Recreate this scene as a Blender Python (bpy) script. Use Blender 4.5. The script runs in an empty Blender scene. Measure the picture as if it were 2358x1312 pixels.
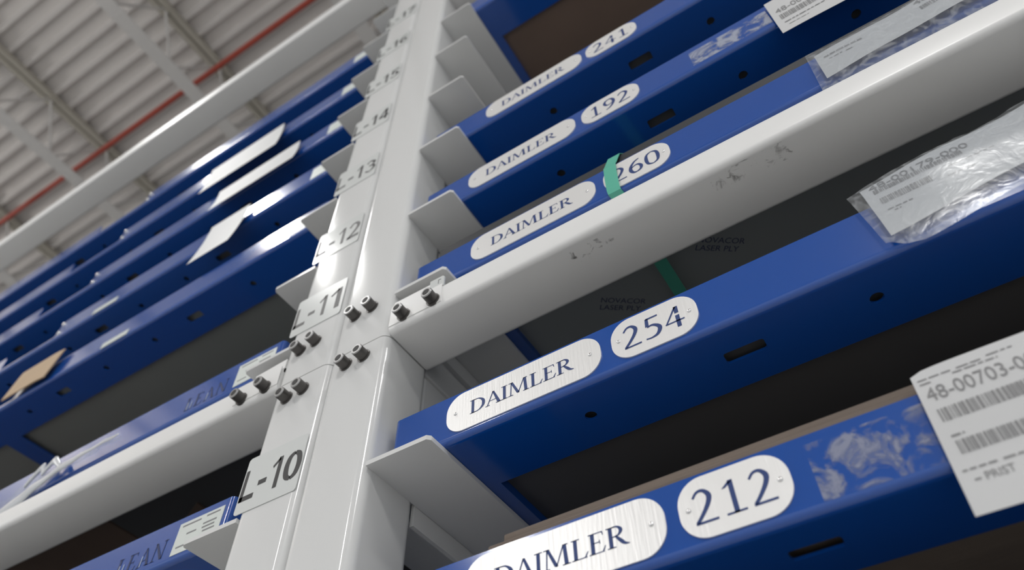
import bpy, bmesh, math, random
from mathutils import Matrix, Vector

# ------------------------------------------------------------------ camera, light, exposure
SC = bpy.context.scene
COL = SC.collection
Z0 = 1.6                       # camera height above the floor; all z below are measured from the lens
RW, RH = 2358, 1312
FPX = 1732.58
R = [(0.84595067, 0.53311477, -0.01249425),
     (-0.41968518, 0.65113948, -0.63236203),
     (-0.32898604, 0.54019073, 0.77457224)]   # rows: right, down, forward in world axes
CAM = (0.6025, -0.5, 0.0)
cam_data = bpy.data.cameras.new('camera')
cam = bpy.data.objects.new('camera', cam_data)
COL.objects.link(cam)
cam_data.sensor_width = 36.0
cam_data.lens = FPX / RW * 36.0
cam_data.clip_start = 0.02
cam_data.clip_end = 200
rot = Matrix(((R[0][0], -R[1][0], -R[2][0]),
              (R[0][1], -R[1][1], -R[2][1]),
              (R[0][2], -R[1][2], -R[2][2])))
cam.matrix_world = Matrix.Translation((CAM[0], CAM[1], CAM[2] + Z0)) @ rot.to_4x4()
cam_data.dof.use_dof = True
cam_data.dof.focus_distance = 0.84
cam_data.dof.aperture_fstop = 4.2
SC.camera = cam

world = bpy.data.worlds.new('world')
SC.world = world
world.use_nodes = True
bg = world.node_tree.nodes['Background']
bg.inputs[0].default_value = (0.95, 0.97, 1.0, 1)
bg.inputs[1].default_value = 0.78

SC.view_settings.view_transform = 'Standard'
SC.view_settings.look = 'None'
SC.view_settings.exposure = 0.0
SC.view_settings.gamma = 1.0
SC.view_settings.use_curve_mapping = False
SC.cycles.use_denoising = True
SC.cycles.max_bounces = 8
SC.cycles.transparent_max_bounces = 12
SC.cycles.sample_clamp_indirect = 6.0

# lamps: (x, y, z, length along y, width along x, watts down, watts of added fill up at the ceiling)
LAMPS = [(-2.94, -1.40, 5.25, 1.05, 0.30, 45, 2),
         (-3.9, -7.0, 5.25, 1.45, 0.34, 90, 6),
         (2.3, -5.6, 5.25, 1.45, 0.34, 210, 6),
         (4.6, -1.6, 5.25, 1.45, 0.34, 30, 6),
         (-8.6, -2.6, 4.3, 1.45, 0.34, 15, 100)]  # last one added to brighten the ceiling mirrored in the left lips

rng = random.Random(7)

# ------------------------------------------------------------------ materials
def mat(name, color, rough=0.5, metal=0.0, spec=0.5, bump=0.0, bscale=60, var=0.0, vscale=6, coat=0.0,
        stretch=None, emis=0.0):
    m = bpy.data.materials.new(name)
    m.use_nodes = True
    nt = m.node_tree
    b = nt.nodes['Principled BSDF']
    b.inputs['Base Color'].default_value = (*color, 1)
    b.inputs['Roughness'].default_value = rough
    b.inputs['Metallic'].default_value = metal
    b.inputs['Specular IOR Level'].default_value = spec
    b.inputs['Coat Weight'].default_value = coat
    b.inputs['Coat Roughness'].default_value = 0.08
    if emis:
        b.inputs['Emission Color'].default_value = (1, 1, 1, 1)
        b.inputs['Emission Strength'].default_value = emis
    co = nt.nodes.new('ShaderNodeTexCoord')
    vec = co.outputs['Object']
    if stretch:
        mp = nt.nodes.new('ShaderNodeMapping')
        mp.inputs['Scale'].default_value = stretch
        nt.links.new(vec, mp.inputs['Vector'])
        vec = mp.outputs['Vector']
    if var:
        n = nt.nodes.new('ShaderNodeTexNoise')
        n.inputs['Scale'].default_value = vscale
        n.inputs['Detail'].default_value = 5
        nt.links.new(vec, n.inputs['Vector'])
        mx = nt.nodes.new('ShaderNodeMix')
        mx.data_type = 'RGBA'
        mx.inputs['A'].default_value = (*[c * (1 - var) for c in color], 1)
        mx.inputs['B'].default_value = (*[min(1, c * (1 + var)) for c in color], 1)
        nt.links.new(n.outputs['Fac'], mx.inputs['Factor'])
        nt.links.new(mx.outputs['Result'], b.inputs['Base Color'])
    if bump:
        n2 = nt.nodes.new('ShaderNodeTexNoise')
        n2.inputs['Scale'].default_value = bscale
        n2.inputs['Detail'].default_value = 3
        nt.links.new(vec, n2.inputs['Vector'])
        bp = nt.nodes.new('ShaderNodeBump')
        bp.inputs['Strength'].default_value = bump
        bp.inputs['Distance'].default_value = 0.002
        nt.links.new(n2.outputs['Fac'], bp.inputs['Height'])
        nt.links.new(bp.outputs['Normal'], b.inputs['Normal'])
    return m

M_WHITE = mat('white_paint', (0.70, 0.705, 0.70), 0.13, bump=0.008, bscale=18)
M_WHITEB = mat('white_beam_paint', (0.80, 0.80, 0.79), 0.34, bump=0.03, bscale=25, var=0.03, vscale=5)
M_BLUE = mat('blue_paint', (0.005, 0.070, 0.345), 0.15, bump=0.012, bscale=35, coat=0.6)
M_ALU = mat('brushed_aluminium', (0.90, 0.895, 0.885), 0.36, metal=0.42, bump=0.12, bscale=420, stretch=(1, 1, 0.06))
M_CUT = mat('cut_letter_blue', (0.012, 0.04, 0.17), 0.5)
M_STEEL = mat('steel_screw', (0.75, 0.75, 0.75), 0.18, metal=1.0)
M_BOLT = mat('dark_bolt_steel', (0.10, 0.094, 0.09), 0.42, metal=0.55, bump=0.15, bscale=500)
M_SOCK = mat('bolt_socket', (0.012, 0.012, 0.012), 0.6)
M_RIM = mat('bolt_rim', (0.42, 0.42, 0.42), 0.32, metal=0.7)
M_PLATE = mat('label_plastic', (0.66, 0.68, 0.67), 0.16)
M_BLACK = mat('black_print', (0.03, 0.03, 0.032), 0.5)
M_GREY = mat('grey_print', (0.22, 0.22, 0.225), 0.6)
M_PAPER = mat('paper', (0.56, 0.565, 0.57), 0.55, bump=0.05, bscale=30)
M_STICK = mat('pale_sticker', (0.66, 0.70, 0.67), 0.4)
M_CARD = mat('tan_cardboard', (0.52, 0.38, 0.25), 0.7, var=0.08, vscale=20)
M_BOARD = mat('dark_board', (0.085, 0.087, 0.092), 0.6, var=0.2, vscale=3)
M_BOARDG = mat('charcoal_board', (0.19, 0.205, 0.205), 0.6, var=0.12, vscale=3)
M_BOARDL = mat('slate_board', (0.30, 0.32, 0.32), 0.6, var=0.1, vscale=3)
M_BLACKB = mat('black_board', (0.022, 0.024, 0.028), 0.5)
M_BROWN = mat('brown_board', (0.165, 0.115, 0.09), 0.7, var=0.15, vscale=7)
M_EDGE = mat('ply_edge', (0.17, 0.135, 0.11), 0.8, var=0.3, vscale=26, stretch=(0.25, 1, 9), bump=0.4, bscale=160)
M_GREEN = mat('green_strap', (0.10, 0.45, 0.33), 0.4)
M_STAMP = mat('blue_stamp', (0.06, 0.07, 0.14), 0.6)
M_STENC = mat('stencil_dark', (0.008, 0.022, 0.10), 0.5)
M_STENW = mat('stencil_glint', (0.42, 0.48, 0.62), 0.3)
M_DECK = mat('ceiling_deck', (0.70, 0.665, 0.64), 0.6, var=0.04, vscale=1.2)
M_JOIST = mat('joist_paint', (0.66, 0.64, 0.62), 0.5)
M_CHORD = mat('joist_primer', (0.44, 0.41, 0.35), 0.6)
M_RED = mat('red_pipe', (0.40, 0.06, 0.035), 0.45)
M_FLOOR = mat('pale_floor', (0.60, 0.60, 0.59), 0.45, var=0.12, vscale=1.5)
M_BLOCKER = mat('blocker_grey', (0.16, 0.16, 0.16), 0.8)
M_LAMPB = mat('lamp_housing', (0.7, 0.7, 0.7), 0.5)
M_LAMP = mat('lamp_diffuser', (0.9, 0.9, 0.9), 0.5, emis=16.0)

def film_mat():
    m = bpy.data.materials.new('clear_film')
    m.use_nodes = True
    nt = m.node_tree
    nt.nodes.clear()
    out = nt.nodes.new('ShaderNodeOutputMaterial')
    tr = nt.nodes.new('ShaderNodeBsdfTransparent')
    tr.inputs[0].default_value = (0.93, 0.94, 0.95, 1)
    gl = nt.nodes.new('ShaderNodeBsdfGlossy')
    gl.inputs['Roughness'].default_value = 0.16
    df = nt.nodes.new('ShaderNodeBsdfDiffuse')
    df.inputs[0].default_value = (0.8, 0.82, 0.84, 1)
    mx = nt.nodes.new('ShaderNodeMixShader')
    mx2 = nt.nodes.new('ShaderNodeMixShader')
    nz = nt.nodes.new('ShaderNodeTexNoise')
    nz.inputs['Scale'].default_value = 55
    nz.inputs['Detail'].default_value = 4
    nz.inputs['Distortion'].default_value = 1.5
    co = nt.nodes.new('ShaderNodeTexCoord')
    nt.links.new(co.outputs['Object'], nz.inputs['Vector'])
    bp = nt.nodes.new('ShaderNodeBump')
    bp.inputs['Strength'].default_value = 0.12
    bp.inputs['Distance'].default_value = 0.002
    nt.links.new(nz.outputs['Fac'], bp.inputs['Height'])
    nt.links.new(bp.outputs['Normal'], gl.inputs['Normal'])
    rp = nt.nodes.new('ShaderNodeMapRange')
    rp.inputs['From Min'].default_value = 0.45
    rp.inputs['From Max'].default_value = 0.75
    rp.inputs['To Min'].default_value = 0.05
    rp.inputs['To Max'].default_value = 0.22
    nt.links.new(nz.outputs['Fac'], rp.inputs['Value'])
    nt.links.new(rp.outputs['Result'], mx.inputs[0])
    nt.links.new(tr.outputs[0], mx.inputs[1])
    nt.links.new(df.outputs[0], mx.inputs[2])
    mx2.inputs[0].default_value = 0.032
    nt.links.new(mx.outputs[0], mx2.inputs[1])
    nt.links.new(gl.outputs[0], mx2.inputs[2])
    nt.links.new(mx2.outputs[0], out.inputs[0])
    return m
M_FILM = film_mat()

M_FOLD = mat('folded_film', (0.62, 0.64, 0.66), 0.15, bump=0.2, bscale=60)

def patch_mat(name, color, lo, hi, scale, rough=0.6, maxa=0.8):
    """dirt, glue or scuff: a noise mask between clear and the stain's own colour"""
    m = bpy.data.materials.new(name)
    m.use_nodes = True
    nt = m.node_tree
    b = nt.nodes['Principled BSDF']
    b.inputs['Base Color'].default_value = (*color, 1)
    b.inputs['Roughness'].default_value = rough
    co = nt.nodes.new('ShaderNodeTexCoord')
    n = nt.nodes.new('ShaderNodeTexNoise')
    n.inputs['Scale'].default_value = scale
    n.inputs['Detail'].default_value = 5
    n.inputs['Roughness'].default_value = 0.62
    n.inputs['Distortion'].default_value = 0.8
    nt.links.new(co.outputs['Object'], n.inputs['Vector'])
    rp = nt.nodes.new('ShaderNodeMapRange')
    rp.inputs['From Min'].default_value = lo
    rp.inputs['From Max'].default_value = hi
    rp.inputs['To Max'].default_value = maxa
    nt.links.new(n.outputs['Fac'], rp.inputs['Value'])
    nt.links.new(rp.outputs['Result'], b.inputs['Alpha'])
    return m
M_GLUE = patch_mat('glue_residue', (0.30, 0.32, 0.42), 0.47, 0.62, 42, maxa=0.75)
M_TORN = patch_mat('torn_sticker_paper', (0.42, 0.45, 0.54), 0.40, 0.56, 30, maxa=0.75)
M_SCUFF = patch_mat('scuff_marks', (0.10, 0.09, 0.085), 0.55, 0.72, 70, maxa=0.6)

# ------------------------------------------------------------------ object helpers
def thing(name, label, cat, loc, group=None):
    o = bpy.data.objects.new(name, None)
    o.empty_display_size = 0.05
    COL.objects.link(o)
    o.location = (loc[0], loc[1], loc[2] + Z0)
    o['label'] = label
    o['category'] = cat
    if group:
        o['group'] = group
    o['org'] = tuple(loc)
    return o

def origin(p):
    while p.parent:
        p = p.parent
    return Vector(p['org'])

def finish(bm, m, smooth):
    bmesh.ops.recalc_face_normals(bm, faces=bm.faces[:])

def part(name, bm, m, parent, smooth=None, label=None):
    """one mesh under a thing or a part; bm is in scene coordinates (z from the lens)"""
    L = origin(parent)
    bmesh.ops.translate(bm, verts=bm.verts[:], vec=-L)
    bmesh.ops.recalc_face_normals(bm, faces=bm.faces[:])
    me = bpy.data.meshes.new(name)
    bm.to_mesh(me)
    bm.free()
    me.materials.append(m)
    if smooth is not None:
        for p in me.polygons:
            p.use_smooth = True
        me.set_sharp_from_angle(angle=math.radians(smooth))
    o = bpy.data.objects.new(name, me)
    COL.objects.link(o)
    o.parent = parent
    if label:
        o['label'] = label
    return o

def single(name, bm, m, loc, label=None, cat=None, group=None, kind=None, smooth=None):
    """a top-level thing that is one mesh"""
    bmesh.ops.translate(bm, verts=bm.verts[:], vec=-Vector(loc))
    bmesh.ops.recalc_face_normals(bm, faces=bm.faces[:])
    me = bpy.data.meshes.new(name)
    bm.to_mesh(me)
    bm.free()
    me.materials.append(m)
    if smooth is not None:
        for p in me.polygons:
            p.use_smooth = True
        me.set_sharp_from_angle(angle=math.radians(smooth))
    o = bpy.data.objects.new(name, me)
    COL.objects.link(o)
    o.location = (loc[0], loc[1], loc[2] + Z0)
    if label: o['label'] = label
    if cat: o['category'] = cat
    if group: o['group'] = group
    if kind: o['kind'] = kind
    o['org'] = tuple(loc)
    return o

# ------------------------------------------------------------------ shape helpers
def box(bm, x0, x1, y0, y1, z0, z1, bev=0.0, seg=2):
    r = bmesh.ops.create_cube(bm, size=1.0)
    vs = r['verts']
    for v in vs:
        v.co = Vector((x0 + (v.co.x + .5) * (x1 - x0), y0 + (v.co.y + .5) * (y1 - y0), z0 + (v.co.z + .5) * (z1 - z0)))
    if bev:
        es = list({e for v in vs for e in v.link_edges})
        bmesh.ops.bevel(bm, geom=es, offset=bev, segments=seg, affect='EDGES', profile=0.5)
    return bm

def prism(bm, pts, axis, a, b):
    """pts (2D, simple polygon) extruded along axis from a to b. axis 'z': (x,y); 'x': (y,z); 'y': (x,z)"""
    def P(p, t):
        if axis == 'z': return (p[0], p[1], t)
        if axis == 'x': return (t, p[0], p[1])
        return (p[0], t, p[1])
    A = [bm.verts.new(P(p, a)) for p in pts]
    B = [bm.verts.new(P(p, b)) for p in pts]
    n = len(pts)
    bm.faces.new(A)
    bm.faces.new(B[::-1])
    for i in range(n):
        bm.faces.new((A[i], A[(i + 1) % n], B[(i + 1) % n], B[i]))

def rrect(x0, x1, y0, y1, r, n=6):
    pts = []
    for cx, cy, a0 in ((x1 - r, y1 - r, 0), (x0 + r, y1 - r, 90), (x0 + r, y0 + r, 180), (x1 - r, y0 + r, 270)):
        for i in range(n + 1):
            a = math.radians(a0 + 90 * i / n)
            pts.append((cx + r * math.cos(a), cy + r * math.sin(a)))
    return pts

def circ(cx, cy, r, n=20):
    return [(cx + r * math.cos(2 * math.pi * i / n), cy + r * math.sin(2 * math.pi * i / n)) for i in range(n)]

def plate_holes(bm, outer, holes, axis, a, b):
    """flat plate with real holes"""
    tmp = bmesh.new()
    loops = []
    for pl in [outer] + holes:
        vs = [tmp.verts.new((p[0], p[1], 0)) for p in pl]
        for i in range(len(vs)):
            tmp.edges.new((vs[i], vs[(i + 1) % len(vs)]))
        loops.append(pl)
    bmesh.ops.triangle_fill(tmp, use_beauty=True, use_dissolve=False, edges=tmp.edges[:], normal=(0, 0, 1))
    tmp.verts.ensure_lookup_table()
    def P(p, t):
        if axis == 'z': return (p[0], p[1], t)
        return (p[0], t, p[1])
    A = [bm.verts.new(P(v.co, a)) for v in tmp.verts]
    B = [bm.verts.new(P(v.co, b)) for v in tmp.verts]
    for f in tmp.faces:
        idx = [v.index for v in f.verts]
        bm.faces.new([A[i] for i in idx])
        bm.faces.new([B[i] for i in reversed(idx)])
    k = 0
    for pl in loops:
        n = len(pl)
        for i in range(n):
            i0, i1 = k + i, k + (i + 1) % n
            bm.faces.new((A[i0], A[i1], B[i1], B[i0]))
        k += n
    tmp.free()

def sweep(bm, sec, path_fn, ts):
    pass

def cyl_y(bm, cx, cz, y0, y1, r, n=24, r1=None):
    r1 = r if r1 is None else r1
    A = [bm.verts.new((p[0], y0, p[1])) for p in circ(cx, cz, r, n)]
    B = [bm.verts.new((p[0], y1, p[1])) for p in circ(cx, cz, r1, n)]
    bm.faces.new(A); bm.faces.new(B[::-1])
    for i in range(n):
        bm.faces.new((A[i], A[(i + 1) % n], B[(i + 1) % n], B[i]))

def catmull(P, n=8):
    out = []
    m = len(P)
    for i in range(m - 1):
        p0, p1, p2, p3 = P[max(i - 1, 0)], P[i], P[i + 1], P[min(i + 2, m - 1)]
        for k in range(n):
            t = k / n
            out.append(tuple(0.5 * (2 * b + (c - a) * t + (2 * a - 5 * b + 4 * c - d) * t * t + (3 * b - a - 3 * c + d) * t ** 3)
                             for a, b, c, d in zip(p0, p1, p2, p3)))
    out.append(tuple(P[-1]))
    return out

# ------------------------------------------------------------------ lettering: a drawn roman alphabet
# strokes: list of (x, y, half width); polygons: 'P' lists
def S(*p, curve=False):
    return ('c' if curve else 's', p)
def serif(x0, x1, y):
    return ('r', (x0, x1, y, y + 0.045 if y < .5 else y - 0.045))
GL = {
 'D': (0.86, [S((.16, 0, .075), (.16, 1, .075)), serif(0, .34, 0), serif(0, .34, 1),
              S((.2, .975, .022), (.5, .94, .035), (.72, .72, .075), (.76, .5, .085), (.72, .28, .075), (.5, .06, .035), (.2, .025, .022), curve=True)]),
 'A': (0.86, [S((.10, 0, .025), (.42, 1, .03)), S((.42, 1, .05), (.76, 0, .085)), serif(0, .24, 0), serif(.58, .9, 0),
              S((.2, .34, .02), (.6, .34, .02))]),
 'I': (0.36, [S((.17, 0, .075), (.17, 1, .075)), serif(0, .34, 0), serif(0, .34, 1)]),
 'M': (1.16, [S((.13, 0, .028), (.17, 1, .028)), S((.19, 1, .06), (.54, .06, .07)), S((.54, .04, .025), (.86, 1, .025)),
              S((.90, 1, .075), (.96, 0, .08)), serif(0, .27, 0), serif(.8, 1.13, 0), serif(.02, .26, 1), serif(.82, 1.04, 1)]),
 'L': (0.68, [S((.16, 0, .075), (.16, 1, .075)), serif(0, .34, 1), serif(0, .62, 0), S((.54, .03, .03), (.66, .27, .018))]),
 'E': (0.70, [S((.16, 0, .075), (.16, 1, .075)), serif(0, .6, 0), serif(0, .58, 1), S((.16, .52, .02), (.45, .52, .02)),
              S((.56, .97, .025), (.59, .8, .014)), S((.55, .03, .03), (.66, .27, .018)), S((.44, .62, .014), (.45, .42, .014))]),
 'R': (0.88, [S((.16, 0, .075), (.16, 1, .075)), serif(0, .34, 0), serif(0, .34, 1),
              S((.2, .975, .022), (.44, .96, .04), (.58, .76, .075), (.46, .55, .04), (.2, .505, .022), curve=True),
              S((.36, .53, .04), (.54, .26, .075), (.68, .08, .06), (.86, .015, .018), curve=True)]),
 'N': (0.90, [S((.14, 0, .028), (.14, 1, .028)), S((.14, 1, .06), (.74, 0, .08)), S((.78, 0, .028), (.78, 1, .028)),
              serif(0, .3, 0), serif(.64, .92, 1)]),
 '0': (0.72, [S((.34, .975, .03), (.12, .84, .06), (.06, .5, .085), (.12, .16, .06), (.34, .025, .03), curve=True),
              S((.34, .975, .03), (.56, .84, .06), (.62, .5, .085), (.56, .16, .06), (.34, .025, .03), curve=True)]),
 '1': (0.72, [S((.36, 0, .07), (.36, 1, .07)), S((.14, .80, .03), (.36, .96, .045)), ('r', (.08, .64, 0, .06))]),
 '2': (0.72, [S((.06, .80, .035), (.2, .955, .04), (.38, .96, .05), (.52, .78, .075), (.46, .55, .068), (.26, .27, .055), (.06, .05, .05), curve=True),
              ('r', (.02, .66, 0, .07))]),
 '3': (0.70, [S((.08, .84, .03), (.28, .97, .04), (.50, .78, .07), (.40, .58, .05), (.22, .53, .03), curve=True),
              S((.22, .53, .03), (.44, .48, .055), (.58, .28, .075), (.44, .06, .05), (.2, .03, .035), (.04, .08, .03), curve=True)]),
 '4': (0.74, [S((.46, .98, .035), (.05, .31, .03)), ('r', (.0, .70, .26, .32)), S((.47, .56, .075), (.47, 0, .075)), S((.47, .98, .075), (.47, .66, .075))]),
 '5': (0.70, [('r', (.13, .58, .93, 1.0)), S((.16, .98, .06), (.14, .60, .07)),
              S((.14, .57, .03), (.34, .60, .045), (.54, .46, .07), (.58, .30, .08), (.46, .1, .06), (.24, .03, .035), (.03, .05, .03), curve=True)]),
 '6': (0.72, [S((.56, .97, .03), (.32, .86, .05), (.12, .58, .075), (.09, .3, .085), (.2, .08, .06), (.36, .03, .04), curve=True),
              S((.36, .03, .04), (.54, .12, .06), (.60, .32, .08), (.50, .53, .055), (.32, .57, .035), (.14, .46, .03), curve=True)]),
 '9': (0.72, [S((.12, .03, .03), (.36, .14, .05), (.56, .42, .075), (.59, .7, .085), (.48, .92, .06), (.32, .97, .04), curve=True),
              S((.32, .97, .04), (.14, .88, .06), (.08, .68, .08), (.18, .47, .055), (.36, .43, .035), (.54, .54, .03), curve=True)]),
}
def glyph_polys(ch):
    adv, items = GL[ch]
    out = []
    for kind, p in items:
        if kind == 'r':
            x0, x1, y0, y1 = p
            out.append([(x0, y0), (x1, y0), (x1, y1), (x0, y1)])
        else:
            pts = catmull(p, 6) if kind == 'c' else list(p)
            L, Rr = [], []
            for i, (x, y, w) in enumerate(pts):
                a = pts[max(i - 1, 0)]
                b = pts[min(i + 1, len(pts) - 1)]
                dx, dy = b[0] - a[0], b[1] - a[1]
                l = math.hypot(dx, dy) or 1
                if kind == 's':     # straight stems are cut level with the line
                    if abs(dy) > abs(dx) * .6:
                        k = w * l / abs(dy)
                        L.append((x - k, y)); Rr.append((x + k, y))
                        continue
                nx, ny = -dy / l * w, dx / l * w
                L.append((x + nx, y + ny)); Rr.append((x - nx, y - ny))
            for i in range(len(pts) - 1):
                out.append([L[i], L[i + 1], Rr[i + 1], Rr[i]])
    return adv, out

def word_polys(word, h, track=0.0):
    x, polys = 0.0, []
    for ch in word:
        if ch == ' ':
            x += .4 * h
            continue
        adv, pl = glyph_polys(ch)
        for q in pl:
            polys.append([(x + a * h, b * h) for a, b in q])
        x += (adv + track) * h
    return x - track * h, polys

def polys_to_bm(bm, polys, fn):
    """flat lettering laid on a surface: fn(u, v) -> point"""
    for q in polys:
        vs = [bm.verts.new(fn(u, v)) for u, v in q]
        try:
            bm.faces.new(vs)
        except ValueError:
            pass

SANS = {
 'L': ['r.0,.24,0,1', 'r.0,1,0,.16'], '-': ['r.0,1,.34,.50'],
 '1': ['r.48,.85,0,1', 's.05,.74,.09,.62,.95,.10'],
 '0': ['c.5,.92,.1,.22,.8,.15,.12,.5,.16,.22,.2,.15,.5,.08,.1', 'c.5,.92,.1,.78,.8,.15,.88,.5,.16,.78,.2,.15,.5,.08,.1'],
 '2': ['c.1,.74,.1,.28,.91,.09,.62,.92,.11,.82,.72,.14,.66,.46,.13,.12,.08,.11', 'r.0,1,0,.16'],
 '3': ['c.1,.8,.1,.4,.93,.08,.8,.75,.13,.66,.56,.1,.36,.53,.07', 'c.36,.53,.07,.78,.46,.1,.86,.26,.14,.5,.07,.08,.08,.2,.1'],
 '4': ['s.66,.98,.12,.08,.34,.1', 'r.0,1,.22,.37', 'r.6,.84,0,1'],
 '5': ['r.14,.92,.85,1', 's.24,1,.1,.17,.52,.1', 'c.17,.52,.1,.5,.63,.09,.85,.34,.14,.5,.07,.08,.08,.18,.1'],
 '6': ['c.84,.86,.09,.5,.92,.08,.18,.6,.13,.16,.26,.14,.5,.07,.08,.84,.28,.13,.56,.56,.09,.2,.4,.08'],
 '7': ['r.0,1,.84,1', 's.86,.9,.12,.36,0,.12']}
def sans(ch):
    out = []
    for it in SANS[ch]:
        k, v = it[0], [float(x) for x in it[1:].split(',')]
        if k == 'r':
            x0, x1, y0, y1 = v
            out.append([(x0, y0), (x1, y0), (x1, y1), (x0, y1)])
            continue
        p = [tuple(v[i:i + 3]) for i in range(0, len(v), 3)]
        if k == 'c':
            p = catmull(p, 6)
        L, Rr = [], []
        for i, (x, y, w) in enumerate(p):
            a, b = p[max(i - 1, 0)], p[min(i + 1, len(p) - 1)]
            dx, dy = (b[0] - a[0]) * .55, b[1] - a[1]
            l = math.hypot(dx, dy) or 1
            L.append((x - dy / l * w, y + dx / l * w * .55)); Rr.append((x + dy / l * w, y - dx / l * w * .55))
        out += [[L[i], L[i + 1], Rr[i + 1], Rr[i]] for i in range(len(p) - 1)]
    return out

def text_tris(s, size, bold=0.0, sx=1.0):
    """sans lettering from Blender's built-in font as triangles (u, v)"""
    cu = bpy.data.curves.new('t', 'FONT')
    cu.body = s
    cu.size = size
    cu.offset = bold * size
    cu.resolution_u = 3
    o = bpy.data.objects.new('t', cu)
    COL.objects.link(o)
    dg = bpy.context.evaluated_depsgraph_get()
    dg.update()
    me = bpy.data.meshes.new_from_object(o.evaluated_get(dg))
    me.calc_loop_triangles()
    tris = [[(me.vertices[i].co.x * sx, me.vertices[i].co.y) for i in t.vertices] for t in me.loop_triangles]
    bpy.data.objects.remove(o)
    bpy.data.curves.remove(cu)
    bpy.data.meshes.remove(me)
    return tris

def text_width(tris):
    xs = [p[0] for t in tris for p in t]
    return (min(xs), max(xs)) if xs else (0, 0)

def print_on(name, polys, fn, m, parent, off=0.0):
    bm = bmesh.new()
    polys_to_bm(bm, polys, fn)
    return part(name, bm, m, parent)

# ------------------------------------------------------------------ setting: floor, ceiling
H = 6.3
bm = bmesh.new()
box(bm, -16, 10, -14, 8, -1.8, -1.6)
single('floor', bm, M_FLOOR, (0, 0, -1.6), kind='structure')
bm = bmesh.new()
box(bm, -16, 10, 1.4, 1.5, -1.6, H)  # added dark panel, keeps ambient light out from behind the rack
single('back_light_blocker', bm, M_BLOCKER, (0, 1.4, -1.6), kind='structure')

bm = bmesh.new()
pitch, dep = 0.1525, 0.045
prof = []
y = -11.0
while y < 8:
    prof += [(y, H), (y + .030, H), (y + .047, H + dep), (y + .135, H + dep)]
    y += pitch
A = [bm.verts.new((-16, p[0], p[1])) for p in prof]
B = [bm.verts.new((10, p[0], p[1])) for p in prof]
for i in range(len(prof) - 1):
    bm.faces.new((A[i], A[i + 1], B[i + 1], B[i]))
# roof skin above, so that the deck is a solid
box(bm, -16, 10, -14, 8, H + dep + .01, H + dep + .1)
single('ceiling', bm, M_DECK, (0, 0, H), kind='structure')

JX = [-7.31, -5.84, -4.37, -2.90, -1.43]
JL = ['white steel roof joist nearest the far left corner of the ceiling',
      'white open-web roof joist second from the far left of the ceiling',
      'white open-web roof joist crossing the red pipe at its lower visible gap',
      'white open-web roof joist crossing the red pipe at its upper visible gap',
      'white open-web roof joist showing above the white top rack beam beside the post']
for jx, lb in zip(JX, JL):
    t = thing('bar_joist', lb, 'joist', (jx, 0, H - .62), 'roof joists under the corrugated ceiling')
    bm = bmesh.new()
    box(bm, jx - .055, jx - .008, -11, 8, H - .045, H - .001)
    box(bm, jx + .008, jx + .055, -11, 8, H - .045, H - .001)
    part('top_chord', bm, M_CHORD, t)
    bm = bmesh.new()
    box(bm, jx - .06, jx + .06, -11, 8, H - .62, H - .612)
    box(bm, jx - .012, jx + .012, -11, 8, H - .612, H - .56)
    part('bottom_chord', bm, M_JOIST, t)
    bm = bmesh.new()
    yy = -10.65
    up = True
    while yy < 7.6:
        za, zb = (H - .6, H - .02) if up else (H - .02, H - .6)
        q = [(yy - .008, za), (yy + .008, za), (yy + .308, zb), (yy + .292, zb)]
        prism(bm, q, 'x', jx - .008, jx + .008)
        yy += .3
        up = not up
    part('web', bm, M_JOIST, t)

bm = bmesh.new()
n = 16
A = [bm.verts.new((-12, .40 + .024 * math.cos(2 * math.pi * i / n), 6.05 + .024 * math.sin(2 * math.pi * i / n))) for i in range(n)]
B = [bm.verts.new((4, v.co.y, v.co.z)) for v in A]
for i in range(n):
    bm.faces.new((A[i], A[(i + 1) % n], B[(i + 1) % n], B[i]))
bm.faces.new(A); bm.faces.new(B[::-1])
single('sprinkler_pipe', bm, M_RED, (-4, .40, 6.05), 'long red sprinkler pipe running under the white corrugated ceiling', 'pipe', smooth=60)

LL = ['bright ceiling lamp hanging left of the blue trays', 'ceiling lamp far across the aisle on the left',
      'ceiling lamp far across the aisle on the right', 'ceiling lamp hanging at the right end of the rack',
      'added lamp over the left end of the aisle, brightening the ceiling for reflections']
for (lx, ly, lz, ln, lw, watt, up), lb in zip(LAMPS, LL):
    t = thing('ceiling_lamp', lb, 'lamp', (lx, ly, lz), 'ceiling lamps over the aisle')
    bm = bmesh.new()
    box(bm, lx - lw / 2 - .03, lx + lw / 2 + .03, ly - ln / 2 - .03, ly + ln / 2 + .03, lz + .012, lz + .09, .01)
    part('housing', bm, M_LAMPB, t)
    bm = bmesh.new()
    box(bm, lx - lw / 2, lx + lw / 2, ly - ln / 2, ly + ln / 2, lz, lz + .012)
    part('diffuser', bm, M_LAMP, t)
    for s in (-.5, .5):
        bm = bmesh.new()
        box(bm, lx - .004, lx + .004, ly + s * ln - .004, ly + s * ln + .004, lz + .09, H + .02)
        part('suspension_wire', bm, M_LAMPB, t)
    ld = bpy.data.lights.new('lamp_light', 'AREA')
    ld.shape = 'RECTANGLE'
    ld.size, ld.size_y = lw, ln
    ld.energy = watt
    ld.color = (1.0, 0.985, 0.96)
    lo = bpy.data.objects.new('lamp_light', ld)
    COL.objects.link(lo)
    lo.parent = t
    lo.location = (0, 0, -.01)
    lu = bpy.data.lights.new('added_ceiling_fill', 'AREA')  # added upward fill that brightens the ceiling, no seen source
    lu.shape = 'RECTANGLE'
    lu.size, lu.size_y = lw, ln
    lu.energy = up
    lu.color = (1.0, 0.975, 0.94)
    uo = bpy.data.objects.new('added_ceiling_fill', lu)
    COL.objects.link(uo)
    uo.parent = t
    uo.location = (0, 0, .10)
    uo.rotation_euler = (math.pi, 0, 0)

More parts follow.
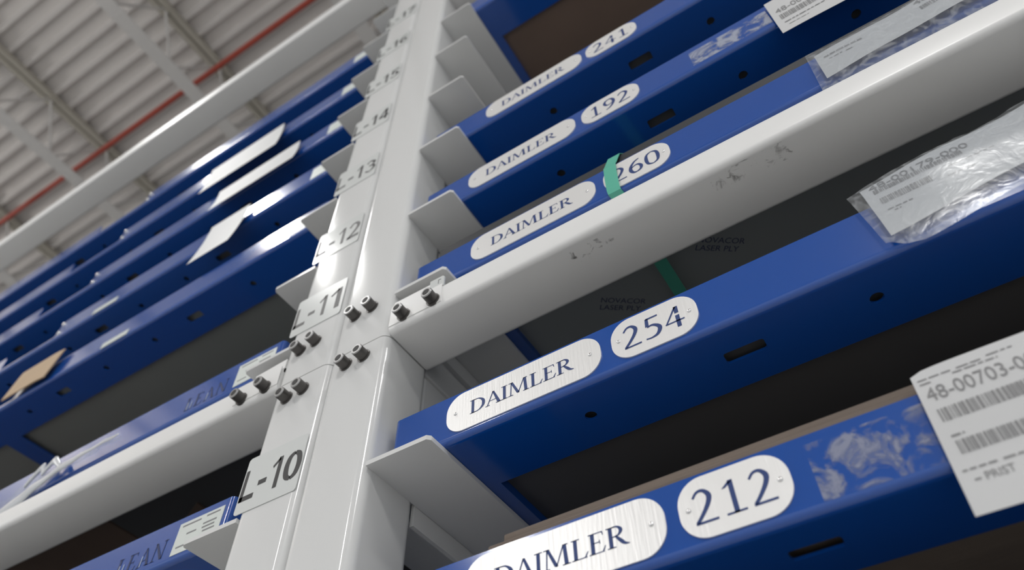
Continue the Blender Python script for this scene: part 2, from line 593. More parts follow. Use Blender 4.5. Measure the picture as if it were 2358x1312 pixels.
# ------------------------------------------------------------------ the rack: posts, beams
DEPTH = 1.05
SPL = 0.746
LEVEL = {8: .0975, 9: .317, 10: .5345, 11: .835, 12: 1.036, 13: 1.254, 14: 1.476, 15: 1.694, 16: 1.914, 17: 2.134, 18: 2.354, 19: 2.574}

def bolt(parent, x, z, y=0.0, r=.0086, h=.0165):
    bm = bmesh.new()
    cyl_y(bm, x, z, y - .0018, y + .002, r * 1.22, 28)          # washer
    cyl_y(bm, x, z, y - h + .001, y - .0018, r, 28)
    b = part('bolt', bm, M_BOLT, parent, smooth=40)
    bm = bmesh.new()
    # chamfered head with a hexagon socket
    n = 30
    R1 = [bm.verts.new((p[0], y - h + .001, p[1])) for p in circ(x, z, r, n)]
    R2 = [bm.verts.new((p[0], y - h - .0004, p[1])) for p in circ(x, z, r * .9, n)]
    R3 = [bm.verts.new((p[0], y - h - .0004, p[1])) for p in circ(x, z, r * .62, n)]
    for a, c in ((R1, R2), (R2, R3)):
        for i in range(n):
            bm.faces.new((a[i], a[(i + 1) % n], c[(i + 1) % n], c[i]))
    part('bolt_rim', bm, M_RIM, b)
    bm = bmesh.new()
    cyl_y(bm, x, z, y - h - .00045, y - h + .0004, r * .60, 6)
    part('hex_socket', bm, M_SOCK, b)
    return b

def tube(x0, x1, y0, y1, z0, z1, r=.013):
    bm = bmesh.new()
    prism(bm, rrect(x0, x1, y0, y1, r, 8), 'z', z0, z1)
    return bm

def upright(side):
    xl, xr = (-.1015, -.0005) if side < 0 else (.0005, .1)
    lb = ('white steel rack post carrying the black L-number labels, left of the pair' if side < 0 else
          'white steel rack post without labels, between the numbered post and the nameplate trays')
    t = thing('rack_post', lb, 'rack post', ((xl + xr) / 2, .046, -1.6), 'white rack posts standing side by side')
    part('lower_section', tube(xl, xr, 0, .093, -1.6, SPL - .0008), M_WHITE, t, 35)
    part('upper_section', tube(xl, xr, 0, .093, SPL + .0008, 3.3), M_WHITE, t, 35)
    part('rear_section', tube(xl, xr, DEPTH - .093, DEPTH, -1.6, 3.3), M_WHITE, t, 35)
    xs = xr if side > 0 else xl
    for z0, z1 in ((SPL + .001, SPL + .055), (SPL - .13, SPL - .001)):
        bm = bmesh.new()
        box(bm, xl + .012, xr - .006 if side > 0 else xr - .012, .093, DEPTH - .093, z0, z1, .004)
        part('side_rail', bm, M_WHITE, t)
    for lv, zt in LEVEL.items():
        bm = bmesh.new()
        a, b = (xs, xs + .088) if side > 0 else (xs - .094, xs)
        y0 = .001
        # horizontal leg with a rounded outer front corner, and the leg that hangs behind the post
        pts = [(a, y0), (b, y0), (b, DEPTH), (a, DEPTH)]
        o = b if side > 0 else a
        if side > 0:
            pts = [(a, y0), (b - .004, y0), (b, y0 + .004), (b, DEPTH), (a, DEPTH)]
        else:
            pts = [(a + .004, y0), (b, y0), (b, DEPTH), (a, DEPTH), (a, y0 + .004)]
        prism(bm, pts, 'z', zt - .006, zt)
        if side > 0:
            box(bm, xs - .006, xs - .0005, .094, DEPTH - .094, zt - .032, zt - .001)
        else:
            box(bm, xs + .0005, xs + .006, .094, DEPTH - .094, zt - .032, zt - .001)
        part('shelf_bracket', bm, M_WHITE, t)
    return t

postL = upright(-1)
postR = upright(1)
for x, z in ((.0305, .8215), (.0615, .823), (.033, .722), (.064, .722)):
    bolt(postR, x, z)
for x, z in ((-.0715, .807), (-.0425, .811), (-.0715, .7135), (-.042, .716)):
    bolt(postL, x, z)

# level labels L-10 ... L-17
for lv in range(10, 18):
    zb = LEVEL[lv] + (.0205 if lv != 11 else .036)
    x0, x1 = -.1075, -.006
    bm = bmesh.new()
    prism(bm, rrect(x0, x1, zb - .018, zb + .068, .005, 4), 'y', -.0011, -.0002)
    lab = part('level_label', bm, M_PLATE, postL, 40, label='white label plate reading L-%d' % lv)
    # sans strokes, letter by letter as they stand on the plate
    polys = []
    for ch, px, w in (('L', -.1055, .024), ('-', -.078, .014), (str(lv)[0], -.0575, .018), (str(lv)[1], -.0345, .0265)):
        for q in sans(ch):
            polys.append([(px + a * w, zb + b * .0475) for a, b in q])
    print_on('lettering', polys, lambda u, v: (u, -.0013, v), M_BLACK, lab)

def beam(x0, x1, z0, z1, label, ends, yb=.092, thick=True):
    t = thing('rack_beam', label, 'rack beam', ((x0 + x1) / 2, .046, z0), 'white beams joining the rack posts')
    bm = bmesh.new()
    prism(bm, rrect(0, yb, z0, z1, .0085, 6), 'x', x0, x1)
    part('tube', bm, M_WHITEB, t, 35)
    return t

BZ0, BZ1 = .7465, .7935
bR = beam(.1012, 2.46, BZ0, BZ1, 'long white steel beam right of the posts, under the 260 tray', 1)
bm = bmesh.new()
prism(bm, [(.1012, .7565), (.188, .7565), (.188, .7925), (.1012, .7925)], 'y', -.0012, .0005)
ep = part('end_plate', bm, M_WHITEB, bR)
bm = bmesh.new()
prism(bm, [(.1012, .785), (.172, .785), (.172, .807), (.168, .811), (.1012, .811)], 'y', .004, .008)
part('back_tab', bm, M_WHITEB, bR)
bm = bmesh.new()
prism(bm, [(.1665, .789), (.1905, .789), (.1905, .807), (.1875, .81), (.1665, .81)], 'y', -.0008, .0015)
tg = part('tag', bm, M_PLATE, bR)
bolt(bR, .1262, .7655, -.0012)
bolt(bR, .1752, .7655, -.0012)
bm = bmesh.new()
prism(bm, [(.1805, .797), (.1815, .797), (.1815, .804), (.1850, .804), (.1850, .805), (.1805, .805)], 'y', -.0012, -.0007)
part('small_mark', bm, M_GREY, tg)
bL = beam(-2.46, -.1027, BZ0, BZ1, 'long white steel beam left of the posts, below the level 11 bracket', 1)
bm = bmesh.new()
prism(bm, [(-.1027, .7565), (-.192, .7565), (-.192, .7925), (-.1027, .7925)], 'y', -.0012, .0005)
part('end_plate', bm, M_WHITEB, bL)
bm = bmesh.new()
prism(bm, [(-.1027, .785), (-.165, .785), (-.165, .807), (-.1027, .811)], 'y', .004, .008)
part('back_tab', bm, M_WHITEB, bL)
bolt(bL, -.174, .7615, -.0012)
bolt(bL, -.1265, .7615, -.0012)
# scuffs on the underside and the face of the right beam
bm = bmesh.new()
vs = [bm.verts.new(p) for p in ((.56, .008, BZ0 - .0003), (.66, .008, BZ0 - .0003), (.655, .034, BZ0 - .0003), (.56, .03, BZ0 - .0003))]
bm.faces.new(vs)
part('scuff', bm, M_SCUFF, bR)
bm = bmesh.new()
vs = [bm.verts.new(p) for p in ((.37, .014, BZ0 - .0003), (.43, .014, BZ0 - .0003), (.43, .036, BZ0 - .0003), (.37, .036, BZ0 - .0003))]
bm.faces.new(vs)
part('scuff', bm, M_SCUFF, bR)
bT = beam(-4.6, -.1027, 2.862, 2.935, 'white steel beam high above the left trays, crossing in front of the ceiling', 0, .1)

# ------------------------------------------------------------------ trays
TW, TD, TH, TS = 2.24, .98, .068, .026     # width, depth, lip height, set-back from the post faces
FL = .093                                   # flange width

def tray_frame_mesh(mirror):
    """rectangular frame of bent sheet: flange underneath, lip standing up round the edge, finger notch in the front lip"""
    bm = bmesh.new()
    th, r = .003, .0075
    # front flange with its holes
    holes = []
    xs = [.238, .413, .543, .708, .86, .99]
    kinds = 'oboobo'
    for k, x in zip(kinds, xs):
        for xx in (x, TW - x):
            if k == 'o':
                holes.append(circ(xx, .046, .0068, 18))
            else:
                holes.append(rrect(xx - .021, xx + .021, .037, .053, .003, 3))
    plate_holes(bm, [(.003, r), (TW - .003, r), (TW - .003, FL), (.003, FL)], holes, 'z', 0, th)
    # bend between flange and lip
    n = 7
    sec = [(r - r * math.sin(math.radians(90 * i / n)), r - r * math.cos(math.radians(90 * i / n))) for i in range(n + 1)]
    ri = r - th
    sec += [(r - ri * math.sin(math.radians(90 * i / n)), r - ri * math.cos(math.radians(90 * i / n))) for i in range(n, -1, -1)]
    prism(bm, sec, 'x', .004, TW - .004)
    # front lip with the notch
    na, nb = TW / 2 - .118, TW / 2 + .118
    lip = [(r, r), (TW - r, r), (TW - r, TH), (nb + .012, TH), (nb + .004, TH - .012), (nb, .016), (nb - .004, .012),
           (na + .004, .012), (na, .016), (na - .004, TH - .012), (na - .012, TH), (r, TH)]
    plate_holes(bm, lip, [], 'y', 0, th)
    # rounded upright corners, then the side lips and flanges
    for sx, ang in ((r, 180), (TW - r, 270)):
        o = [(sx + r * math.cos(math.radians(ang + 90 * i / n)), r + r * math.sin(math.radians(ang + 90 * i / n))) for i in range(n + 1)]
        q = [(sx + ri * math.cos(math.radians(ang + 90 * i / n)), r + ri * math.sin(math.radians(ang + 90 * i / n))) for i in range(n, -1, -1)]
        prism(bm, o + q, 'z', .002, TH)
    box(bm, 0, th, r, TD, 0, TH)
    box(bm, TW - th, TW, r, TD, 0, TH)
    box(bm, th, FL, FL, TD - FL, 0, th)
    box(bm, TW - FL, TW - th, FL, TD - FL, 0, th)
    box(bm, th, TW - th, TD - FL, TD, 0, th)
    box(bm, th, TW - th, TD - th, TD, th, TH)
    # turned-up inner edge of the flanges
    box(bm, FL - .002, FL, FL, TD - FL, th, .012)
    box(bm, FL, TW - FL, FL - .002, FL, th, .012)
    # stiffening bar across the opening
    box(bm, TW / 2 - .03, TW / 2 + .03, FL, TD - FL, 0, th)
    bmesh.ops.recalc_face_normals(bm, faces=bm.faces[:])
    me = bpy.data.meshes.new('frame')
    bm.to_mesh(me)
    bm.free()
    me.materials.append(M_BLUE)
    for p in me.polygons:
        p.use_smooth = True
    me.set_sharp_from_angle(angle=math.radians(30))
    return me
FRAME = tray_frame_mesh(False)

def tray(x0, z, label, group, s=TS):
    t = thing('storage_tray', label, 'tray', (x0, s, z), group)
    f = bpy.data.objects.new('frame', FRAME)
    COL.objects.link(f)
    f.parent = t
    return t

def plate(t, name, word, x0, x1, zc, y, h=.0555, cap=.020, inset=.0125, track=.02, wx=None):
    r = min(h, x1 - x0) * .43
    bm = bmesh.new()
    prism(bm, rrect(x0, x1, zc - h / 2, zc + h / 2, r, 10), 'y', y - .0016, y - .0001)
    p = part(name, bm, M_ALU, t, 40, label='aluminium plate reading %s' % word)
    w, polys = word_polys(word, cap, track)
    cx = (x0 + x1) / 2
    k = wx / w if wx else 1.0
    print_on('lettering', polys, lambda u, v: (cx + (u - w / 2) * k, y - .0018, zc - cap / 2 + v), M_CUT, p)
    for sx in (x0 + inset, x1 - inset):
        bm = bmesh.new()
        bmesh.ops.create_uvsphere(bm, u_segments=14, v_segments=8, radius=.0024)
        for v in bm.verts:
            v.co = Vector((sx + v.co.x, y - .0016 + v.co.z * .6 * 1.0, zc + v.co.y))
        part('rivet', bm, M_STEEL, p, 60)
    return p

RGRP = 'blue trays right of the posts with aluminium nameplates'
RX = .112
PL = {212: (.2254, .4254, .4377, .5317), 254: (.192, .391, .404, .5012), 260: (.2146, .418, .4307, .528),
      192: (.2027, .4046, .4161, .5152), 241: (.2338, .4364, .4455, .5443)}
RT = {}
for num, lv in ((212, 9), (254, 10), (260, 11), (192, 12), (241, 13)):
    z = LEVEL[lv] + .0006
    t = tray(RX, z, 'blue steel tray with aluminium plates, numbered %d' % num, RGRP)
    a, b, c, d = PL[num]
    zc = z + .0365
    plate(t, 'name_plate', 'DAIMLER', a, b, zc, TS, cap=.0195, wx=.134)
    plate(t, 'number_plate', str(num), c, d, zc, TS, cap=.0305, inset=.0085, track=.09, wx=.07)
    RT[num] = t
RT[16] = tray(RX + .006, LEVEL[16] + .0006, 'highest blue steel tray right of the posts, without a plate in sight', RGRP)

RT[8] = tray(RX, LEVEL[9] - .2195 + .0006, 'unseen blue tray added below the 212 tray to block reflections in its underside', RGRP)  # added out of view, keeps floor reflections off the tray above

# glue left on the lips where stickers came off
def patch(name, t, m, x0, x1, z0, z1, y):
    bm = bmesh.new()
    vs = [bm.verts.new(p) for p in ((x0, y, z0), (x1, y, z0), (x1, y, z1), (x0, y, z1))]
    bm.faces.new(vs)
    return part(name, bm, m, t)
patch('adhesive_residue', RT[212], M_GLUE, .548, .652, LEVEL[9] + .008, LEVEL[9] + .06, TS - .0004)
patch('torn_sticker', RT[192], M_TORN, .60, .72, LEVEL[12] + .012, LEVEL[12] + .055, TS - .0004)

LGRP = 'blue trays left of the posts'
LXR = -.155
LX = LXR - TW
LT = {}
LLAB = {10: 'blue steel tray lowest on the left, with a pale sticker and the cut word LEAN',
        11: 'blue steel tray just above the left white beam',
        13: 'blue steel tray over the empty gap on the left, lowest of the five stacked there',
        14: 'blue steel tray second from the bottom of the five stacked on the left',
        15: 'blue steel tray in the middle of the five stacked on the left',
        16: 'blue steel tray second from the top on the left',
        17: 'topmost blue steel tray on the left, seen against the ceiling'}
for lv, lb in LLAB.items():
    LT[lv] = tray(LX, LEVEL[lv] + .0006, lb, LGRP)
    z = LEVEL[lv]
    bm = bmesh.new()
    box(bm, -.252, -.168, TS - .0007, TS - .0001, z + .010, z + .058)
    st = part('sticker', bm, M_STICK, LT[lv], label='pale sticker')
    bm = bmesh.new()
    if lv in (10, 11):
        for k, (xa, xb, za) in enumerate(((-.245, -.21, .052), (-.2, -.175, .053), (-.232, -.214, .037), (-.203, -.178, .042),
                                          (-.203, -.18, .036), (-.2, -.178, .030), (-.245, -.225, .020))):
            box(bm, xa, xb, TS - .0009, TS - .0006, z + za - .0012, z + za + .0012)
        part('fine_lettering', bm, M_GREY, st)
    else:
        bm.free()
for lv in (14, 15, 16, 17):
    z = LEVEL[lv]
    xn = LX + TW / 2 + .118 + .018
    for dx, dz in ((0, .016), (-.004, .054)):
        bm = bmesh.new()
        bmesh.ops.create_uvsphere(bm, u_segments=12, v_segments=8, radius=.006)
        bmesh.ops.translate(bm, verts=bm.verts[:], vec=(xn + dx, TS, z + dz))
        part('rivet', bm, M_STEEL, LT[lv], 60)
for lv, xa, xb in ((14, -1.0, -.905), (13, -.83, -.74)):
    bm = bmesh.new()
    box(bm, xa, xb, TS - .0008, TS - .0001, LEVEL[lv] + .004, LEVEL[lv] + .022)
    part('label_strip', bm, M_STICK, LT[lv], label='pale label strip')
# LEAN cut into the lips of the two lowest left trays
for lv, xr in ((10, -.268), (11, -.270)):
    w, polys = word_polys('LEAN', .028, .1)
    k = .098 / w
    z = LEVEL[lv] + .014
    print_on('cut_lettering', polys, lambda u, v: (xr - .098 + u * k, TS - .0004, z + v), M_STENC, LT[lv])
    for u in (.006, .0145, .052):  # pale strips painted as glints on the letter strokes
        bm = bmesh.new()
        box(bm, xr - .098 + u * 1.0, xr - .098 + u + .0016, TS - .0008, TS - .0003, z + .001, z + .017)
        part('painted_glint', bm, M_STENW, LT[lv])

# ------------------------------------------------------------------ boards lying in the trays
def board(name, label, m, x0, x1, y0, y1, z0, z1, grp='boards lying in the trays'):
    bm = bmesh.new()
    box(bm, x0, x1, y0, y1, z0, z1, .0015, 1)
    return single(name, bm, m, ((x0 + x1) / 2, (y0 + y1) / 2, z0), label, 'board', grp, smooth=None)

B0 = .0126
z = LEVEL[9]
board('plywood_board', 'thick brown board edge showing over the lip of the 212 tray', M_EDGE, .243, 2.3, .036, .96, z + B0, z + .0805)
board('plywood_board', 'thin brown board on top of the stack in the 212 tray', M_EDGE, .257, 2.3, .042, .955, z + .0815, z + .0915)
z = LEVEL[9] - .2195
board('dark_board', 'unseen dark board added below the 212 tray to block reflections', M_BOARD, .15, 2.33, .04, .96, z + B0, z + .03)  # added with that tray, blocks the same reflections
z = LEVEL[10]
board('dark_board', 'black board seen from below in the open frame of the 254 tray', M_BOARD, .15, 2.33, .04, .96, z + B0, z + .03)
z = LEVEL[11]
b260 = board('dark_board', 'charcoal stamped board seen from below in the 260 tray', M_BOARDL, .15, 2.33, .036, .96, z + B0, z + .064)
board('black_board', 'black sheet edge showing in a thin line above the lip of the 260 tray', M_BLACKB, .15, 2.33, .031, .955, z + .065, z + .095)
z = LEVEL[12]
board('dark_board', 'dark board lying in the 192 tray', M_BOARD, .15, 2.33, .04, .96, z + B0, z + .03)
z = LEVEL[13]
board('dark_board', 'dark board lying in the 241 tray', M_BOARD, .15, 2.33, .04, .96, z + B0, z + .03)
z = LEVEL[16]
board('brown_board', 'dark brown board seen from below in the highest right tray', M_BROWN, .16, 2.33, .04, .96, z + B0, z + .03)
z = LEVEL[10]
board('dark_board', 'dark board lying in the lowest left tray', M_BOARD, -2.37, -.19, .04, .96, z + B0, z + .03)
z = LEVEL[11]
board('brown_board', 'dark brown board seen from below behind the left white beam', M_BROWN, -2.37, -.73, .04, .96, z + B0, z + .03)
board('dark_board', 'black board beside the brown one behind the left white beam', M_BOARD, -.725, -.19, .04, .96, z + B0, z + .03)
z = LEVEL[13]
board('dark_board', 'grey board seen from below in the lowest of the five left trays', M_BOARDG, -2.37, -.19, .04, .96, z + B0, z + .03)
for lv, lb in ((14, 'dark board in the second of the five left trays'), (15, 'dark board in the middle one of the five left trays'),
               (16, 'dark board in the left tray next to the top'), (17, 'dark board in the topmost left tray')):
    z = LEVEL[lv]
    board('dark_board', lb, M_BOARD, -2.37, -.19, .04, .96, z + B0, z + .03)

z = LEVEL[11]
bm = bmesh.new()
A = Vector((-.536, .2156, 0)); e1 = Vector((-.92, .39, 0)).normalized(); e2 = Vector((-.06, 1, 0))
vs = [tuple((A + e1 * a + e2 * b)[:2]) for a, b in ((0, 0), (.17, 0), (.17, .5), (0, .5))]
prism(bm, vs, 'z', z + .0096, z + .0122)
single('brown_sheet', bm, M_BROWN, (-.536, .2156, z + .0096), 'small brown sheet corner showing against the black board behind the left white beam', 'sheet')

# stamps on the underside of the charcoal board
z = LEVEL[11] + B0 - .0003
for sx, sy in ((.335, .19), (.50, .165)):
    polys = []
    for s, dv in (('NOVACOR', .0), ('LASER PLY', -.014)):
        tr = text_tris(s, .0135, .005)
        polys += [[(u, v + dv) for u, v in q] for q in tr]
    ca, sa = math.cos(math.radians(35)), math.sin(math.radians(35))
    print_on('stamp', polys, lambda u, v: (sx + u * ca + v * sa, sy + u * sa - v * ca, z), M_STAMP, b260)

# green strap round the 260 tray
def band(path, w, th, m, name, label, cat, loc):
    """path of (x, y, z); a flat band of width w along x"""
    bm = bmesh.new()
    rows = []
    n = len(path)
    for i, p in enumerate(path):
        a, b = path[max(i - 1, 0)], path[min(i + 1, n - 1)]
        d = Vector((0, b[1] - a[1], b[2] - a[2])).normalized()
        nn = Vector((0, -d.z, d.y))
        P = Vector(p)
        rows.append([bm.verts.new(P + Vector((sx * w / 2, 0, 0)) + nn * so * th) for sx, so in ((-1, 0), (1, 0), (1, 1), (-1, 1))])
    for i in range(n - 1):
        for k in range(4):
            bm.faces.new((rows[i][k], rows[i][(k + 1) % 4], rows[i + 1][(k + 1) % 4], rows[i + 1][k]))
    bm.faces.new(rows[0][::-1]); bm.faces.new(rows[-1])
    return single(name, bm, m, loc, label, cat)
z = LEVEL[11]
band([(.446, .9, z - .0015), (.446, .2, z - .0015), (.4455, .05, z - .0015), (.445, .030, z - .001), (.4435, .0235, z + .002), (.443, .0225, z + .01), (.4435, .0222, z + .04),
      (.4445, .0225, z + .064), (.4455, .0245, z + .0695), (.452, .0285, z + .093), (.456, .034, z + .0975), (.47, .2, z + .0975), (.47, .9, z + .0975)],
     .0185, .0008, M_GREEN, 'packing_strap', 'green strap wrapped round the tray numbered 260', 'strap', (.446, .0225, z))

# ------------------------------------------------------------------ papers and plastic sleeves
def sheet(bm, f, u0, u1, v0, v1, nu=24, nv=16, th=.0004):
    G = []
    for side in (0, 1):
        g = [[bm.verts.new(Vector(f(u0 + (u1 - u0) * i / nu, v0 + (v1 - v0) * j / nv)) + Vector((0, th * side, 0)))
              for j in range(nv + 1)] for i in range(nu + 1)]
        for i in range(nu):
            for j in range(nv):
                q = (g[i][j], g[i + 1][j], g[i + 1][j + 1], g[i][j + 1])
                bm.faces.new(q if side == 0 else q[::-1])
        G.append(g)
    a, b = G
    rim = [(i, 0) for i in range(nu + 1)] + [(nu, j) for j in range(1, nv + 1)] + [(i, nv) for i in range(nu - 1, -1, -1)] + [(0, j) for j in range(nv - 1, 0, -1)]
    for k in range(len(rim)):
        (i, j), (p, q) = rim[k], rim[(k + 1) % len(rim)]
        bm.faces.new((a[i][j], b[i][j], b[p][q], a[p][q]))

def barcode(x0, x1, z0, z1, seed):
    r = random.Random(seed)
    x, out = x0, []
    while x < x1:
        w = r.choice((.0007, .0011, .0016, .0022))
        out.append([(x, z0), (min(x + w, x1), z0), (min(x + w, x1), z1), (x, z1)])
        x += w + r.choice((.0006, .0009, .0013))
    return out

def lines(rows, seed):
    """grey dashes standing for print too small to read"""
    r = random.Random(seed)
    out = []
    for x0, x1, z, h in rows:
        x = x0
        while x < x1:
            w = r.uniform(.003, .009)
            out.append([(x, z), (min(x + w, x1), z), (min(x + w, x1), z + h), (x, z + h)])
            x += w + .0015
    return out

def over(f, d=.0005):
    return lambda u, v: tuple(Vector(f(u, v)) - Vector((0, d, 0)))

def put(tr, x, z):
    return [[(u + x, v + z) for u, v in q] for q in tr]

def lerp_tab(tab):
    def f(x):
        if x <= tab[0][0]:
            return tab[0][1]
        for (a, b), (c, d) in zip(tab, tab[1:]):
            if x <= c:
                t = (x - a) / (c - a)
                t = t * t * (3 - 2 * t) * .5 + t * .5
                return b + (d - b) * t
        return tab[-1][1]
    return f

def hanging(bm, yf, left, x1, bot, top, nu, nv, th=.0003):
    """sheet between a lower and an upper outline; left = (x at the bottom, x at the top)"""
    def f(u, v):
        x = left[0] + (left[1] - left[0]) * v
        x = x + (x1 - x) * u
        zz = bot(x) + (top(x) - bot(x)) * v
        return (x, yf(x, zz), zz)
    sheet(bm, f, 0, 1, 0, 1, nu, nv, th)

def on(yf, d=.0005):
    return lambda x, zz: (x, yf(x, zz) - d, zz)

def fit(string, x0, x1, zb, cap):
    tr = text_tris(string, cap / .72)
    a, b = text_width(tr)
    k = (x1 - x0) / (b - a)
    return [[(x0 + (u - a) * k, zb + v) for u, v in q] for q in tr]

# D: large paper label on the 212 tray
def yD(x, zz):
    return .0195 + max(0, zz - .372) ** 2 * 5 - .07 * max(0, .317 - zz)
t = thing('paper_label', 'large white paper label with barcodes taped to the 212 tray', 'label', (.64, .0195, .2775))
bm = bmesh.new()
hanging(bm, yD, (.633, .641), .86, lambda x: .2765, lerp_tab([(.641, .3995), (.652, .4040), (.67, .4047), (.9, .4047)]), 24, 20)
pg = part('sheet', bm, M_PAPER, t, 60)
oD = on(yD)
print_on('part_number', fit('48-00703-000', .6445, .727, .3705, .0132), oD, M_GREY, pg)
print_on('barcode', barcode(.6455, .79, .3512, .3625, 3) + barcode(.6455, .79, .3228, .3340, 4), oD, M_GREY, pg)
print_on('fine_lettering', lines(((.644, .668, .3920, .0012), (.672, .69, .3920, .0012), (.694, .712, .3935, .0012), (.644, .652, .3875, .0012), (.668, .70, .3885, .0012),
                         (.645, .654, .3375, .0016), (.640, .662, .3095, .0014), (.666, .68, .3095, .0014), (.644, .648, .301, .0012)), 5), oD, M_GREY, pg)
print_on('word_print', fit('PRIST', .651, .6695, .299, .0064), oD, M_GREY, pg)

# C: sleeve with paper on the 254 tray
def yC(x, zz):
    k = max(0, (zz - .54) / .1)
    return .0165 + (.0007 * math.sin(x * 55 + 1.0) + .0007 * math.sin(x * 23 + zz * 60)) * k + max(0, zz - .605) ** 2 * 6
def yCp(x, zz):
    return yC(x, zz) + .0009
t = thing('document_sleeve', 'clear plastic sleeve holding a printed sheet, hung on the 254 tray', 'document sleeve', (.675, .016, .54), 'plastic document sleeves on the trays')
bm = bmesh.new()
hanging(bm, yC, (.6795, .6725), .93, lerp_tab([(.681, .5400), (.695, .5285), (.709, .5250), (.795, .5400), (.93, .56)]),
        lerp_tab([(.672, .6205), (.70, .6300), (.721, .6347), (.778, .6425), (.783, .6475), (.789, .6475), (.794, .6425), (.8235, .6530), (.858, .6800), (.93, .700)]), 80, 22)
part('plastic_film', bm, M_FILM, t, 80)
bm = bmesh.new()
hanging(bm, yCp, (.687, .686), .91, lerp_tab([(.687, .5470), (.8073, .5647), (.91, .58)]), lerp_tab([(.686, .6235), (.78, .6400), (.83, .648), (.91, .685)]), 50, 18)
pg = part('paper_sheet', bm, M_PAPER, t, 80)
oC = on(yCp)
print_on('part_number', fit('48-00179-000', .6935, .785, .6150, .0100), oC, M_GREY, pg)
print_on('barcode', barcode(.6955, .777, .6085, .6145, 7) + barcode(.6965, .743, .5915, .6000, 8), oC, M_GREY, pg)
print_on('fine_lettering', lines(((.697, .72, .580, .0012), (.702, .708, .576, .0012), (.76, .80, .600, .0010), (.755, .78, .588, .0010)), 9), oC, M_GREY, pg)

# B: sleeve on the 260 tray
def yB(x, zz):
    return .0165 + .0014 * math.sin(x * 48) * (zz - .82) / .08 + max(0, zz - .885) ** 2 * 6
def yBp(x, zz):
    return yB(x, zz) + .0009
t = thing('document_sleeve', 'clear plastic sleeve with a paper strip on the 260 tray, above the right white beam', 'document sleeve', (.716, .016, .822), 'plastic document sleeves on the trays')
bm = bmesh.new()
hanging(bm, yB, (.7145, .7232), 1.02, lambda x: .812, lerp_tab([(.723, .9100), (.745, .9010), (.773, .8985), (.80, .9060), (.815, .9080), (.85, .9040), (.90, .9120), (1.02, .915)]), 60, 18)
part('plastic_film', bm, M_FILM, t, 80)
bm = bmesh.new()
hanging(bm, yBp, (.727, .7305), 1.0, lerp_tab([(.727, .8345), (.80, .8430), (.887, .8480), (1.0, .85)]), lerp_tab([(.73, .8930), (.773, .8955), (.80, .9000), (1.0, .905)]), 50, 14)
pg = part('paper_sheet', bm, M_PAPER, t, 80)
oB = on(yBp)
print_on('fine_lettering', lines(((.7385, .784, .8775, .0028), (.742, .758, .8700, .0012), (.762, .770, .8690, .0012)), 11) , oB, M_GREY, pg)
print_on('part_number', fit('48-00', .85, .89, .888, .011), oB, M_GREY, pg)
print_on('barcode', barcode(.852, .91, .873, .881, 12), oB, M_GREY, pg)

# A: paper on the 192 tray
def yA(x, zz):
    return .0195 - .05 * max(0, 1.02 - zz)
t = thing('paper_label', 'white paper label hanging on the 192 tray at the top edge', 'label', (.723, .0195, .993))
bm = bmesh.new()
hanging(bm, yA, (.7195, .7225), .90, lambda x: .9885 - .05 * max(0, x - .75), lambda x: 1.097, 20, 16)
pg = part('sheet', bm, M_PAPER, t, 60)
oA = on(yA)
print_on('part_number', fit('48-00192', .7285, .79, 1.050, .0140), oA, M_GREY, pg)
print_on('barcode', barcode(.7295, .80, 1.028, 1.043, 21), oA, M_GREY, pg)
print_on('fine_lettering', lines(((.7300, .80, 1.0145, .0025), (.733, .76, 1.004, .0012)), 22), oA, M_GREY, pg)

# left papers, curled
def curled(label, x0, x1, zt, zb, skew, out, ptop=.0205):
    def f(u, v):
        k = 1 - v / (zt - zb)
        return (x0 + u + skew * k, ptop - .004 - out * k * k, zb + v)
    t = thing('paper_label', label, 'label', (x0, ptop - .004, zb), 'paper labels hanging on the left trays')
    bm = bmesh.new()
    sheet(bm, f, 0, x1 - x0, 0, zt - zb, 16, 20)
    part('sheet', bm, M_PAPER, t, 60)
curled('white curled paper hanging below the second of the five left trays', -.575, -.445, 1.538, 1.372, .0, .014)
curled('white curled paper hanging from the middle one of the five left trays', -.635, -.345, 1.752, 1.625, .02, .014)
curled('long white curled paper hanging from the left tray next to the top', -.755, -.465, 1.975, 1.80, .03, .014)

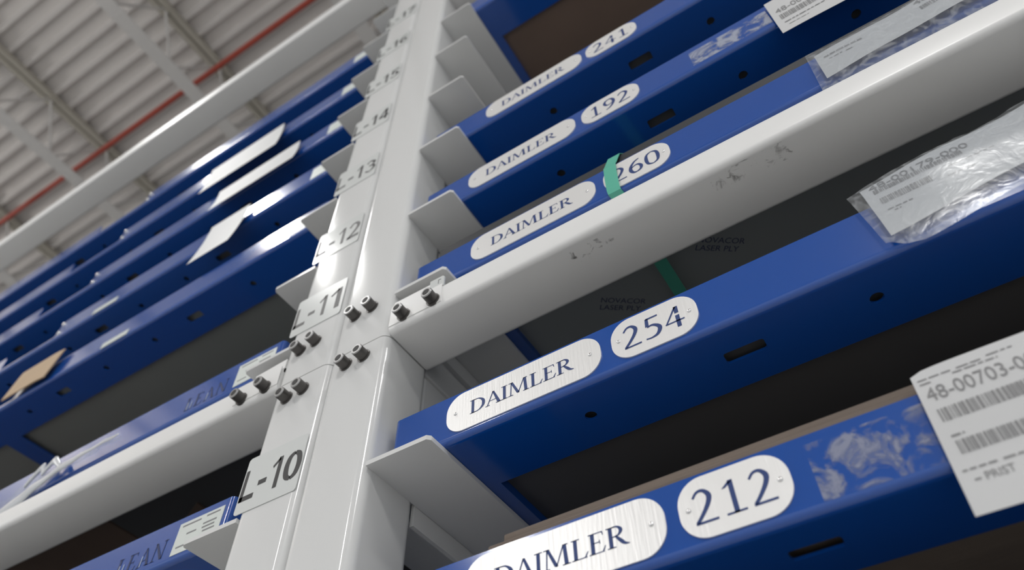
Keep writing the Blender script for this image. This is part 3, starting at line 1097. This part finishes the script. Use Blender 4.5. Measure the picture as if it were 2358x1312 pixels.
# sleeve on the left, above the white beam: a twisted film whose folded edge runs down across the lip
t = thing('document_sleeve', 'crumpled clear plastic sleeve on the tray above the left white beam', 'document sleeve', (-.95, .014, .80), 'plastic document sleeves on the trays')
topS = lerp_tab([(-1.0, .84), (-.83, .842), (-.775, .862), (-.72, .866), (-.66, .858), (-.60, .8565), (-.508, .8545)])
botS = lerp_tab([(-1.0, .79), (-.80, .792), (-.745, .806), (-.70, .823), (-.65, .838), (-.596, .844), (-.508, .848)])
def yS(x, zz):
    return .013 + .0016 * math.sin(x * 60) + .0010 * math.sin(x * 130 + 1) + max(0, zz - .855) * .15
bm = bmesh.new()
hanging(bm, yS, (-1.0, -1.0), -.508, botS, topS, 70, 12)
part('plastic_film', bm, M_FILM, t, 80)
bm = bmesh.new()
rows = []
path = catmull([(-.5085, .8525, .0025), (-.551, .8522, .004), (-.5956, .8495, .005), (-.651, .844, .0065), (-.701, .830, .0085), (-.748, .812, .0105), (-.80, .797, .012), (-.87, .775, .013)], 6)
for k, (x, zz, r) in enumerate(path):
    r *= 1.45
    y0 = .007 + .0006 * math.sin(k * .9)
    rows.append([bm.verts.new((x + .3 * r * math.cos(2 * math.pi * q / 10), y0 + .28 * r * math.cos(2 * math.pi * q / 10 + .3 * math.sin(k * .5)), zz + r * .8 * math.sin(2 * math.pi * q / 10))) for q in range(10)])
for a, b in zip(rows, rows[1:]):
    for q in range(10):
        bm.faces.new((a[q], a[(q + 1) % 10], b[(q + 1) % 10], b[q]))
bm.faces.new(rows[0]); bm.faces.new(rows[-1][::-1])
part('folded_edge', bm, M_FOLD, t, 80)
bm = bmesh.new()
hump = catmull([(-.672, .856, .004), (-.69, .872, .007), (-.7045, .882, .007), (-.718, .868, .006), (-.724, .862, .006), (-.734, .880, .007), (-.748, .872, .007), (-.765, .852, .006)], 5)
rows = [[bm.verts.new((x, .011 + r * .5 * math.cos(2 * math.pi * q / 8), zz + 1.3 * r * math.sin(2 * math.pi * q / 8))) for q in range(8)] for x, zz, r in hump]
for a, b in zip(rows, rows[1:]):
    for q in range(8):
        bm.faces.new((a[q], a[(q + 1) % 8], b[(q + 1) % 8], b[q]))
bm.faces.new(rows[0]); bm.faces.new(rows[-1][::-1])
part('film_curl', bm, M_FOLD, t, 80)

# cardboard tag in the finger notch of the lowest of the five trays
def fK(u, v):
    return (-1.18 + u + .25 * v, .012 - .02 * math.sin(v * 20) * 0 + .06 * max(0, v - .07), 1.262 + v - .15 * max(0, u - .13))
bm = bmesh.new()
sheet(bm, fK, 0, .165, 0, .085, 12, 10, .003)
single('cardboard_tag', bm, M_CARD, (-1.18, .012, 1.262), 'tan cardboard piece standing against the lip of a left tray', 'cardboard', smooth=60)

for o in list(bpy.data.objects):
    if 'org' in o:
        del o['org']
